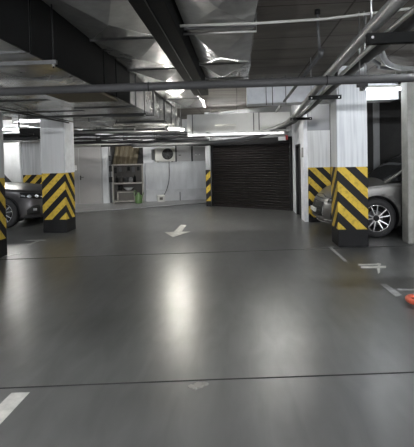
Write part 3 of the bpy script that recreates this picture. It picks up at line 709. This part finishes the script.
for k in range(5):
    a_ = 2*PI*k/5; d1_ = Uw*math.cos(a_)+Vector((0,0,math.sin(a_))); d2_ = Uw*math.cos(a_+.6)+Vector((0,0,math.sin(a_+.6)))
    quad(bm, [fc+d1_*.03+Vw*.004, fc+d1_*.18+Vw*.004, fc+d2_*.17+Vw*.012, fc+d2_*.03+Vw*.012])
obj('fan_blades', bm, M_['darkpipe'], fan)
bm = NB()
for r in (.05,.09,.13,.17,.21): ring_at(bm, fc+Vw*.02, r, .004)
for k in range(8):
    a_ = PI*k/8; d_ = Uw*math.cos(a_)+Vector((0,0,math.sin(a_))); bar(bm, fc+Vw*.02-d_*.21, fc+Vw*.02+d_*.21, .005, .005)
obj('fan_grille', bm, M_['greypipe2'], t)
for u in (3.2, 3.74):
    bm = NB(); wbox(bm, u-.015, u+.015, .0, .32, 1.51, 1.53); obj('foot', bm, M_['blacksteel'], t)
bm = NB(); wbox(bm, 2.98, 3.08, .02, .2, 1.6, 2.0); tag(obj('pipe_cover', bm, M_['greypipe2'], bevel=.01), 'dark pipe cover left of the air conditioner unit', 'pipe cover')
# two wall panels
for u0, u1, lab in ((3.93, 4.48, 'grey wall hatch panel right of the air conditioner'), (4.56, 5.15, 'grey wall hatch panel by the slim striped post')):
    t = wthing('wall_hatch', (u0+u1)/2, .05, 1.53, lab, 'hatch')
    bm = NB(); wbox(bm, u0, u1, .0, .09, 1.53, 2.12); obj('panel', bm, M_['doorframe'], t, bevel=.006)
    bm = NB(); wbox(bm, u0-.04, u0, .0, .1, 1.5, 2.14); obj('dark_joint', bm, M_['blacksteel'], t)
    bm = NB(); tube(bm, [W(u0+.08,.1,1.76), W(u0+.17,.1,1.76)], .014, 8); obj('latch', bm, M_['black' if u0 < 4 else 'paper'], t)
    if u0 > 4:
        bm = NB(); tube(bm, [W(u0+.25,.1,1.76), W(u0+.28,.1,1.78)], .014, 8); obj('latch', bm, M_['paper'], t)
# drain hose and box
pipe('drain_cable', [W(3.62,.2,1.52), W(3.62,.19,1.2), W(3.6,.18,.8), W(3.5,.2,.45), W(3.36,.3,.22)], .012, 'cable', 'black cable hanging from the air conditioner down to the box', 'cable', seg=8, smooth=True)
t = wthing('canister_box', 3.26, .38, FZ, 'small cream box with a dark opening on the floor by the wall', 'box')
bm = NB(); wbox(bm, 3.12, 3.4, .24, .5, FZ, .27); obj('body', bm, M_['cream'], t, bevel=.015)
bm = NB(); wbox(bm, 3.2, 3.32, .5, .506, .1, .2); obj('opening', bm, M_['rackback'], t)
for u, z, lab in ((4.0,.5,'short dark stub pipe standing by the rear wall'),):
    bm = NB(); tube(bm, [W(u,.3,FZ), W(u,.3,.36)], .012, 8); tag(obj('stub_pipe', bm, M_['blacksteel']), lab, 'pipe')
# lit white panel high in the left bay
bm = bx(-9.2, -7.2, 14.35, 14.4, 2.3, 2.85)

bm.free()
# ------------------------------------------------------------------ cars
def superpts(Lc, Wd, af, ar, nf=2.5, nr=3.2, N=22):
    """half outline from the front centre (t=0,y=0) round to the rear centre; t measured from the nose"""
    pts = []
    for k in range(N+1):
        th = (PI/2)*k/N
        c_, s_ = math.cos(th), math.sin(th)
        y = Wd*(s_**(2/nf)); t = af*(1-c_**(2/nf)); pts.append((t, y))
    n = 34
    for k in range(1, n): pts.append((af+(Lc-af-ar)*k/n, Wd))
    for k in range(N+1):
        th = PI/2 - (PI/2)*k/N
        pts.append((Lc-ar+ar*(math.cos(th)**(2/nr)), Wd*(math.sin(th)**(2/nr)) if th > 1e-9 else 0.))
    return pts
def lerp(tab, x):
    if x <= tab[0][0]: return tab[0][1]
    for (a, va), (b_, vb_) in zip(tab[:-1], tab[1:]):
        if x <= b_:
            f = (x-a)/(b_-a); f = f*f*(3-2*f)*.35+f*.65; return va+(vb_-va)*f
    return tab[-1][1]
def make_car(spec):
    Lc, Wd = spec['L'], spec['W']
    half = superpts(Lc, Wd, spec['af'], .45, spec.get('nf', 2.5))
    full = half + [(t, -y) for t, y in half[-2:0:-1]]
    zs = lambda t: lerp(spec['shoulder'], t)
    zb = lambda t: lerp(spec['bottom'], t)
    za = lambda t: lerp(spec['hood'], t)
    inset_tab = spec['inset']
    def surf(pt, z, off=0.):
        """point on the side of the body at outline point pt and height z"""
        t, y = pt; f = (z-zb(t))/(zs(t)-zb(t)); i = lerp(inset_tab, f) - off
        # nose rake: front centre insets more at top
        nose = max(0, 1-t/spec['af'])
        i += nose*lerp(spec['rake'], f)
        cx_ = min(max(t, 1.0), Lc-1.0); d = Vector((t-cx_, y, 0)); l = d.length
        d = d/l if l > 1e-6 else d
        p = Vector((t, y, 0)) - d*i
        return Vector((spec['X0']-p.x, p.y, z))
    t_ = bpy.data.objects.new(spec['name'], None); C.objects.link(t_); tag(t_, spec['label'], 'car')
    bm = NB(); NF = 14
    rings = []
    for k in range(NF+1):
        f = k/NF; rings.append([bm.verts.new(surf(p, zb(p[0])+(zs(p[0])-zb(p[0]))*f)) for p in full])
    # top rings towards the axis
    topz = []
    for q in (.04, .1, .2, .35, .5, .7, .9):
        ring = []
        for p in full:
            t, y = p; s0 = surf(p, zs(t)); axx = min(max(t, .75), Lc-.9)
            ax = Vector((spec['X0']-axx, 0, za(axx)))
            g = math.sin(q*PI/2)**.8
            x = s0.x+(ax.x-s0.x)*q; yy = s0.y*(1-q); z = s0.z+(ax.z-s0.z)*g
            if spec.get('crease') and .15 < q < .5: z -= .006
            ring.append(bm.verts.new((x, yy, z)))
        rings.append(ring)
    n = len(full)
    for a_, b_ in zip(rings[:-1], rings[1:]):
        for k in range(n):
            bm.faces.new((a_[k], a_[(k+1)%n], b_[(k+1)%n], b_[k])).smooth = True
    def fill(ring, flip=False):
        m = len(half)-1
        for k in range(1, m):
            i0, i1 = k, (k+1)
            j0, j1 = (n-k) % n, (n-k-1) % n
            if i1 == j1: bm.faces.new((ring[i0], ring[i1], ring[j0])).smooth = True
            else: bm.faces.new((ring[i0], ring[i1], ring[j1], ring[j0])).smooth = True
        bm.faces.new((ring[0], ring[1], ring[n-1])).smooth = True
    fill(rings[-1]); fill(rings[0])
    bmesh.ops.recalc_face_normals(bm, faces=bm.faces)
    body = obj('body', bm, M_[spec['paint']], t_, local=True)
    # wheel arch cut
    cut = NB()
    for wt in spec['wheels']:
        for s in (-1, 1):
            lathe(cut, [(spec['arch'], s*(Wd-.34)), (spec['arch'], s*(Wd+.2))], 40, (spec['X0']-wt, 0, spec['R']+.005), 'Y')
    bmesh.ops.recalc_face_normals(cut, faces=cut.faces)
    cm = bpy.data.meshes.new('cut'); cut.to_mesh(cm); cut.free(); co = bpy.data.objects.new('cut', cm); C.objects.link(co)
    md = body.modifiers.new('x', 'BOOLEAN'); md.operation = 'DIFFERENCE'; md.object = co; md.solver = 'EXACT'
    dg = bpy.context.evaluated_depsgraph_get(); nm = bpy.data.meshes.new_from_object(body.evaluated_get(dg)); body.modifiers.clear()
    nm.materials.clear(); nm.materials.append(M_[spec['paint']])
    old = body.data; body.data = nm; bpy.data.meshes.remove(old); bpy.data.objects.remove(co); bpy.data.meshes.remove(cm)
    nm.name = 'body'
    # strips on the surface
    def patch(name, s0, s1, z0f, z1f, m, off=.01, side=1, par=None, nz=4):
        """s0..s1 indices on the half outline (float); z given as functions or numbers"""
        bm = NB(); steps = max(4, int(abs(s1-s0)*1.5)+2); G_ = []
        for i in range(steps+1):
            s = s0+(s1-s0)*i/steps; k = int(min(max(math.floor(s), 0), len(half)-2)); fr_ = s-k
            pt = (half[k][0]+(half[k+1][0]-half[k][0])*fr_, (half[k][1]+(half[k+1][1]-half[k][1])*fr_))
            a0 = z0f(i/steps) if callable(z0f) else z0f; a1 = z1f(i/steps) if callable(z1f) else z1f
            col = []
            for j in range(nz+1):
                z = a0+(a1-a0)*j/nz; p = surf(pt, z, off); p.y *= side; col.append(p)
            for j in (nz, 0):
                z = a0+(a1-a0)*j/nz; p = surf(pt, z, off-.025); p.y *= side; col.append(p)
            G_.append([bm.verts.new(p) for p in col])
        m_ = nz+3
        for a_, b_ in zip(G_[:-1], G_[1:]):
            for j in range(m_):
                f = bm.faces.new((a_[j], a_[(j+1)%m_], b_[(j+1)%m_], b_[j]))
                if j < nz: f.smooth = True
        bm.faces.new(G_[0]); bm.faces.new(G_[-1][::-1])
        return obj(name, bm, M_[m], par or t_, local=True)
    # arch trims and liners
    for wt in spec['wheels']:
        for s in (-1, 1):
            bm = NB()
            lathe(bm, [(spec['arch']-.004, s*(Wd-.33)), (spec['arch']-.004, s*(Wd-.05))], 40, (spec['X0']-wt, 0, spec['R']+.005), 'Y')
            for f in list(bm.faces):
                if len(f.verts) > 4 and abs(f.calc_center_median().y) > Wd-.1: bm.faces.remove(f)
            for v in list(bm.verts):
                if v.co.z < .16: v.co.z = .16
            obj('arch_liner', bm, M_['plast'], t_, local=True)
            bm = NB(); pts = []
            for k in range(25):
                a_ = math.radians(-12+204*k/24); pts.append((spec['X0']-wt+(spec['arch']+.008)*math.cos(a_), s*(Wd-.012), spec['R']+.005+(spec['arch']+.008)*math.sin(a_)))
            tube(bm, pts, .016, 8); obj('arch_trim', bm, M_[spec['trim']], t_, local=True)
    # wheels
    first = None
    for wt in spec['wheels']:
        for s in (-1, 1):
            w = bpy.data.objects.new('wheel', None); C.objects.link(w); w.parent = t_
            w.location = (spec['X0']-wt, s*(Wd-.125), spec['R']); w.rotation_euler = (0, 0, 0 if s < 0 else PI)
            if first is None:
                R = spec['R']; rr = spec['rim']
                bm = NB(); lathe(bm, [(rr,-.1),(rr+.02,-.115),(R-.05,-.12),(R-.012,-.1),(R,-.07),(R,.07),(R-.012,.1),(R-.05,.12),(rr,.115),(rr-.01,.1),(rr-.01,-.09)], 48, axis='Y', closed=True)
                obj('tyre', bm, M_['rubber'], w, local=True)
                bm = NB(); lathe(bm, [(rr+.004,-.108),(rr-.012,-.112),(rr-.02,-.09),(rr-.03,-.0),(rr-.03,.08),(0,.08)], 48, axis='Y', cap0=False)
                rim = obj('rim', bm, M_['plast'], w, local=True)
                bm = NB(); ring = [((rr-.008)*math.cos(2*PI*k/48), -.11, (rr-.008)*math.sin(2*PI*k/48)) for k in range(48)]; tube(bm, ring, .007, 6, closed=True); obj('rim_lip', bm, M_['alloy'], rim, local=True)
                bm = NB(); lathe(bm, [(.15,-.0),(.15,-.02),(0,-.02)], 30, axis='Y'); obj('brake_disc', bm, M_['greypipe2'], rim, local=True)
                for k in range(5):
                    a0 = 2*PI*k/5+PI/2+.15
                    bm = NB()
                    for dz in (-1, 1):
                        prof = []
                        for r_, off_, wd in ((.045, .012, .017), (.12, .03, .014), (rr-.03, .062, .011), (rr-.008, .075, .013)):
                            off_ *= dz
                            ca, sa = math.cos(a0), math.sin(a0)
                            yv = -.085-.022*(r_/rr)
                            prof.append([Vector((r_*ca-(off_+e)*sa, yv+dy, r_*sa+(off_+e)*ca)) for e, dy in ((-wd,.0),(wd,.0),(wd*1.3,.03),(-wd*1.3,.03))])
                        vv = [[bm.verts.new(p) for p in q] for q in prof]
                        for a_, b_ in zip(vv[:-1], vv[1:]):
                            for j in range(4): bm.faces.new((a_[j], a_[(j+1)%4], b_[(j+1)%4], b_[j]))
                        bm.faces.new(vv[0]); bm.faces.new(vv[-1])
                    obj('spoke', bm, M_['alloy'], rim, local=True)
                bm = NB(); lathe(bm, [(.06,-.06),(.055,-.095),(.03,-.1),(0,-.1)], 20, axis='Y'); obj('hub_cap', bm, M_['plast'], rim, local=True)
                first = w
            else:
                for ch in list(first.children):
                    c_ = ch.copy(); C.objects.link(c_); c_.parent = w
                    # grandchildren are the third level below the car: keep only on the first wheels' meshes
                    for g in ch.children:
                        d_ = g.copy(); C.objects.link(d_); d_.parent = c_
    # greenhouse
    X0 = spec['X0']
    gh = spec['green']   # rows: t, half width at belt, z belt, half width at roof, z roof
    bm = NB(); rows = []
    for t, wb_, zb_, wr, zr in gh:
        r_ = []
        for f, wv in ((0, wb_), (.5, wb_*.52+wr*.48+.012), (.9, wr+.025), (1, wr-.03)):
            r_.append((wv, zb_+(zr-zb_)*(f if f < 1 else .985)))
        r_.append((wr*.55, zr+.005)); r_.append((0, zr+.015))
        pts = [(X0-t, -a_, z) for a_, z in r_]+[(X0-t, a_, z) for a_, z in r_[-2::-1]]
        rows.append([bm.verts.new(p) for p in pts])
    for a_, b_ in zip(rows[:-1], rows[1:]):
        for j in range(len(a_)-1): bm.faces.new((a_[j], a_[j+1], b_[j+1], b_[j])).smooth = True
    bm.faces.new(rows[0]); bm.faces.new(rows[-1][::-1])
    obj('window_glass', bm, M_['glass'], t_, local=True)
    bm = NB(); rr_ = [r for r in gh if r[0] >= spec['roof_t']]; rows = []
    for t, wb_, zb_, wr, zr in rr_:
        pts = [(-wr-.03, zr-.06), (-wr-.012, zr-.012), (-wr*.6, zr+.018), (0, zr+.03), (wr*.6, zr+.018), (wr+.012, zr-.012), (wr+.03, zr-.06), (wr*.6, zr-.05), (-wr*.6, zr-.05)]
        rows.append([bm.verts.new((X0-t, y, z)) for y, z in pts])
    for a_, b_ in zip(rows[:-1], rows[1:]):
        for j in range(9): bm.faces.new((a_[j], a_[(j+1)%9], b_[(j+1)%9], b_[j]))
    bm.faces.new(rows[0]); bm.faces.new(rows[-1][::-1]); obj('roof', bm, M_[spec['paint']], t_, local=True)
    g0 = gh[0]; g1 = [r for r in gh if r[0] >= spec['roof_t']][0]
    for s in (-1, 1):
        bm = NB(); tube(bm, [(X0-g0[0]+.03, s*(g0[1]+.0), g0[2]-.03), (X0-(g0[0]+g1[0])/2, s*((g0[1]+g1[3])/2+.035), (g0[2]+g1[4])/2+.0), (X0-g1[0], s*(g1[3]+.0), g1[4]-.03)], .03, 8); obj('front_pillar', bm, M_[spec['paint']], t_, local=True)
        # mirror
        mx_ = X0-g0[0]-.42
        bm = NB(); lathe(bm, [(.0,-.09),(.06,-.08),(.085,-.03),(.085,.04),(.06,.09),(0,.1)], 16, (mx_, s*(Wd+.07), 1.13), 'Y'); bmesh.ops.scale(bm, verts=bm.verts, vec=(.8,1.1,.8), space=Matrix.Translation((-mx_, -s*(Wd+.07), -1.13)))
        mi = obj('wing_mirror', bm, M_[spec['paint']], t_, local=True)
        bm = NB(); tube(bm, [(mx_, s*(Wd-.1), 1.07), (mx_, s*(Wd+.03), 1.09)], .018, 8); obj('mirror_arm', bm, M_['plast'], mi, local=True)
        for t1 in spec['doors']:
            pts = [(X0-t1, s*(Wd+.0015), z) for z in (.4, .6, .8)] + [(X0-t1, s*(Wd-.012), .93)]
            bm = NB(); tube(bm, pts, .004, 5); obj('door_gap', bm, M_['black'], t_, local=True)
        for t1 in spec['doors'][1:]:
            bm = NB(); tube(bm, [(X0-t1+.08, s*(Wd+.02), .9), (X0-t1+.28, s*(Wd+.02), .9)], .012, 8); obj('door_handle', bm, M_[spec['paint']], t_, local=True)
    spec['details'](t_, patch, surf, half, X0, Wd)
    return t_

NFo = 22
def rx_details(t_, patch, surf, half, X0, Wd):
    for s in (-1, 1):
        patch('grille', 0, lambda_k(7), .27, lambda f: .80-.03*f, 'black', .008, s)
        for k in range(6):
            patch('grille_bar', 0, 6.6-abs(k-2.5)*.5, .33+.08*k, .339+.08*k, 'darkpipe', .014, s, nz=1)
        patch('grille_surround', 7, 7.6, .27, .78, 'chrome', .014, s, nz=3)
        patch('headlight_bezel', 9.5, 19.6, lambda f: .665+.07*f, lambda f: .755+.085*f, 'black', .007, s)
        patch('headlight', 10.5, 19, lambda f: .69+.07*f, lambda f: .735+.08*f, 'lens', .012, s)
        patch('running_light', 9.5, 15, .63, .645, 'lens', .012, s, nz=1)
        patch('bumper_intake', 11.5, 17, lambda f: .36+.02*f, lambda f: .46+.10*math.sin(PI*f)*.6, 'black', .008, s)
        patch('chrome_strip', 8, 18, .30, .325, 'chrome', .018, s, nz=1)
        patch('lower_lip', 0, 19, .235, .27, 'chrome', .012, s, nz=1)
        patch('sill', 29, 45, .25, .36, 'plast', .012, s, nz=1)
    bm = NB(); box(bm, X0-.03, X0+.015, -.24, .24, .44, .52); obj('number_plate', bm, M_['plate'], t_, bevel=.004, local=True)
def lambda_k(v): return v
def bmw_details(t_, patch, surf, half, X0, Wd):
    for s in (-1, 1):
        patch('grille', .6, 9, lambda f: .62, lambda f: .84-.04*f, 'black', .012, s)
        patch('grille_surround', .3, .9, .6, .85, 'chrome', .02, s, nz=2)
        patch('grille_surround', 8.6, 9.3, .6, .82, 'chrome', .02, s, nz=2)
        for k in range(5): patch('grille_bar', 1.4+1.5*k, 1.8+1.5*k, .63, .81, 'chrome', .017, s, nz=1)
        hl = patch('headlight', 9.8, 20.6, lambda f: .70+.05*f, lambda f: .83+.04*f, 'glass', .010, s)
        for c_ in (11.5, 15.5):
            patch('headlight_ring', c_, c_+2.4, lambda f: .775-.035*math.sin(PI*f), lambda f: .785+.035*math.sin(PI*f), 'lens', .016, s, par=None, nz=1)
        patch('headlight_bar', 18.6, 20.3, lambda f: .775+.02*f, lambda f: .80+.022*f, 'lens', .014, s, nz=1)
        patch('centre_intake', 0, 9, .32, .46, 'plast', .010, s)
        patch('side_intake', 11, 18, lambda f: .34, lambda f: .56+.04*math.sin(PI*f)-.1*f, 'black', .010, s)
        patch('fog_light', 13, 15, .42, .48, 'lens', .014, s, nz=1)
        patch('lower_lip', 0, 19.5, .24, .29, 'plast', .014, s, nz=1)
        patch('sill', 29, 45, .25, .36, 'plast', .012, s, nz=1)
    bm = NB(); box(bm, X0-.03, X0+.015, -.26, .26, .48, .59); obj('number_plate', bm, M_['plate'], t_, bevel=.004, local=True)
rx = dict(name='suv_car', label='pale metallic grey SUV nosing out behind the broad white column', L=4.75, W=.945, af=.78, nf=2.45, X0=2.35, R=.38, rim=.262, arch=.435,
    wheels=(1.04, 3.83), paint='carbronze', trim='carbronze', crease=True,
    shoulder=[(0,.80),(.3,.88),(.7,.955),(1.3,1.03),(2.2,1.07),(4.0,1.1),(4.75,1.02)],
    bottom=[(0,.26),(.3,.23),(1,.23),(3.8,.24),(4.75,.36)],
    hood=[(0,.86),(.75,1.03),(1.3,1.12),(2,1.13),(4.2,1.12),(4.75,1.0)],
    inset=[(0,.05),(.12,.01),(.35,.0),(.6,.008),(.8,.0),(.93,.012),(1,.04)], rake=[(0,.06),(.2,.0),(.5,.02),(.8,.08),(1,.19)],
    green=[(1.28,.80,1.08,.78,1.10),(1.75,.83,1.09,.66,1.44),(2.15,.84,1.1,.63,1.635),(2.7,.85,1.1,.63,1.68),(3.5,.85,1.1,.62,1.66),(4.2,.82,1.1,.58,1.55),(4.62,.76,1.08,.6,1.15)],
    roof_t=2.1, doors=(1.5, 2.55, 3.5), details=rx_details)
bm_ = dict(name='suv_car', label='dark graphite SUV on the left, nose beside the grey striped column', L=4.85, W=.96, af=.7, nf=2.9, X0=2.4, R=.375, rim=.255, arch=.43,
    wheels=(1.02, 3.9), paint='cardark', trim='plast', crease=True,
    shoulder=[(0,.86),(.3,.9),(.7,.94),(1.3,1.0),(2.2,1.05),(4.0,1.1),(4.85,1.05)],
    bottom=[(0,.26),(.3,.23),(1,.23),(3.8,.24),(4.85,.36)],
    hood=[(0,.9),(.75,1.03),(1.3,1.09),(2,1.1),(4.2,1.12),(4.85,1.0)],
    inset=[(0,.05),(.12,.01),(.35,.0),(.6,.01),(.8,.0),(.93,.012),(1,.04)], rake=[(0,.03),(.2,.0),(.5,.01),(.8,.04),(1,.13)],
    green=[(1.75,.82,1.05,.80,1.08),(2.0,.84,1.06,.68,1.40),(2.25,.85,1.08,.65,1.64),(2.8,.86,1.1,.65,1.70),(3.6,.86,1.1,.64,1.69),(4.35,.83,1.1,.6,1.58),(4.72,.77,1.08,.62,1.18)],
    roof_t=2.2, doors=(1.75, 2.7, 3.6), details=bmw_details)
c1 = make_car(rx); c1.rotation_euler = (0,0,PI); c1.location = (1.59+2.35, 8.42+.945, 0)
c2 = make_car(bm_); c2.location = (-4.74-2.4, 10.06+.96, 0)

# ------------------------------------------------------------------ camera, world, view
f_px, pcx, pcy, roll = 430., 207., 171., math.radians(1.3)
yaw = math.atan2(31.3, f_px); pit = math.atan2(12.3, f_px)
fw = Vector((-math.sin(yaw)*math.cos(pit), math.cos(yaw)*math.cos(pit), -math.sin(pit)))
r0 = Vector((math.cos(yaw), math.sin(yaw), 0)); u0 = r0.cross(fw)
# image x axis and y-up axis in the world
ix = r0*math.cos(roll) - u0*math.sin(roll)*1
iy = r0*math.sin(roll) + u0*math.cos(roll)
ix = r0*math.cos(roll) - u0*math.sin(roll); iy = u0*math.cos(roll) + r0*math.sin(roll)
cam = bpy.data.objects.new('camera', bpy.data.cameras.new('camera')); C.objects.link(cam)
R3 = Matrix((ix, iy, -fw)).transposed()
cam.matrix_world = Matrix.Translation((0,0,1.6)) @ R3.to_4x4()
cam.data.sensor_fit = 'VERTICAL'; cam.data.sensor_height = 36; cam.data.lens = 36*f_px/447
cam.data.shift_y = -(223.5-pcy)/447; cam.data.shift_x = 0
cam.data.clip_start = .05
sc.camera = cam
w = bpy.data.worlds.new('w'); sc.world = w; w.use_nodes = True
w.node_tree.nodes['Background'].inputs[0].default_value = (.5,.55,.6,1); w.node_tree.nodes['Background'].inputs[1].default_value = .05
vs = sc.view_settings; vs.view_transform = 'Standard'; vs.look = 'None'; vs.gamma = 1; vs.use_curve_mapping = False; vs.exposure = 1.6
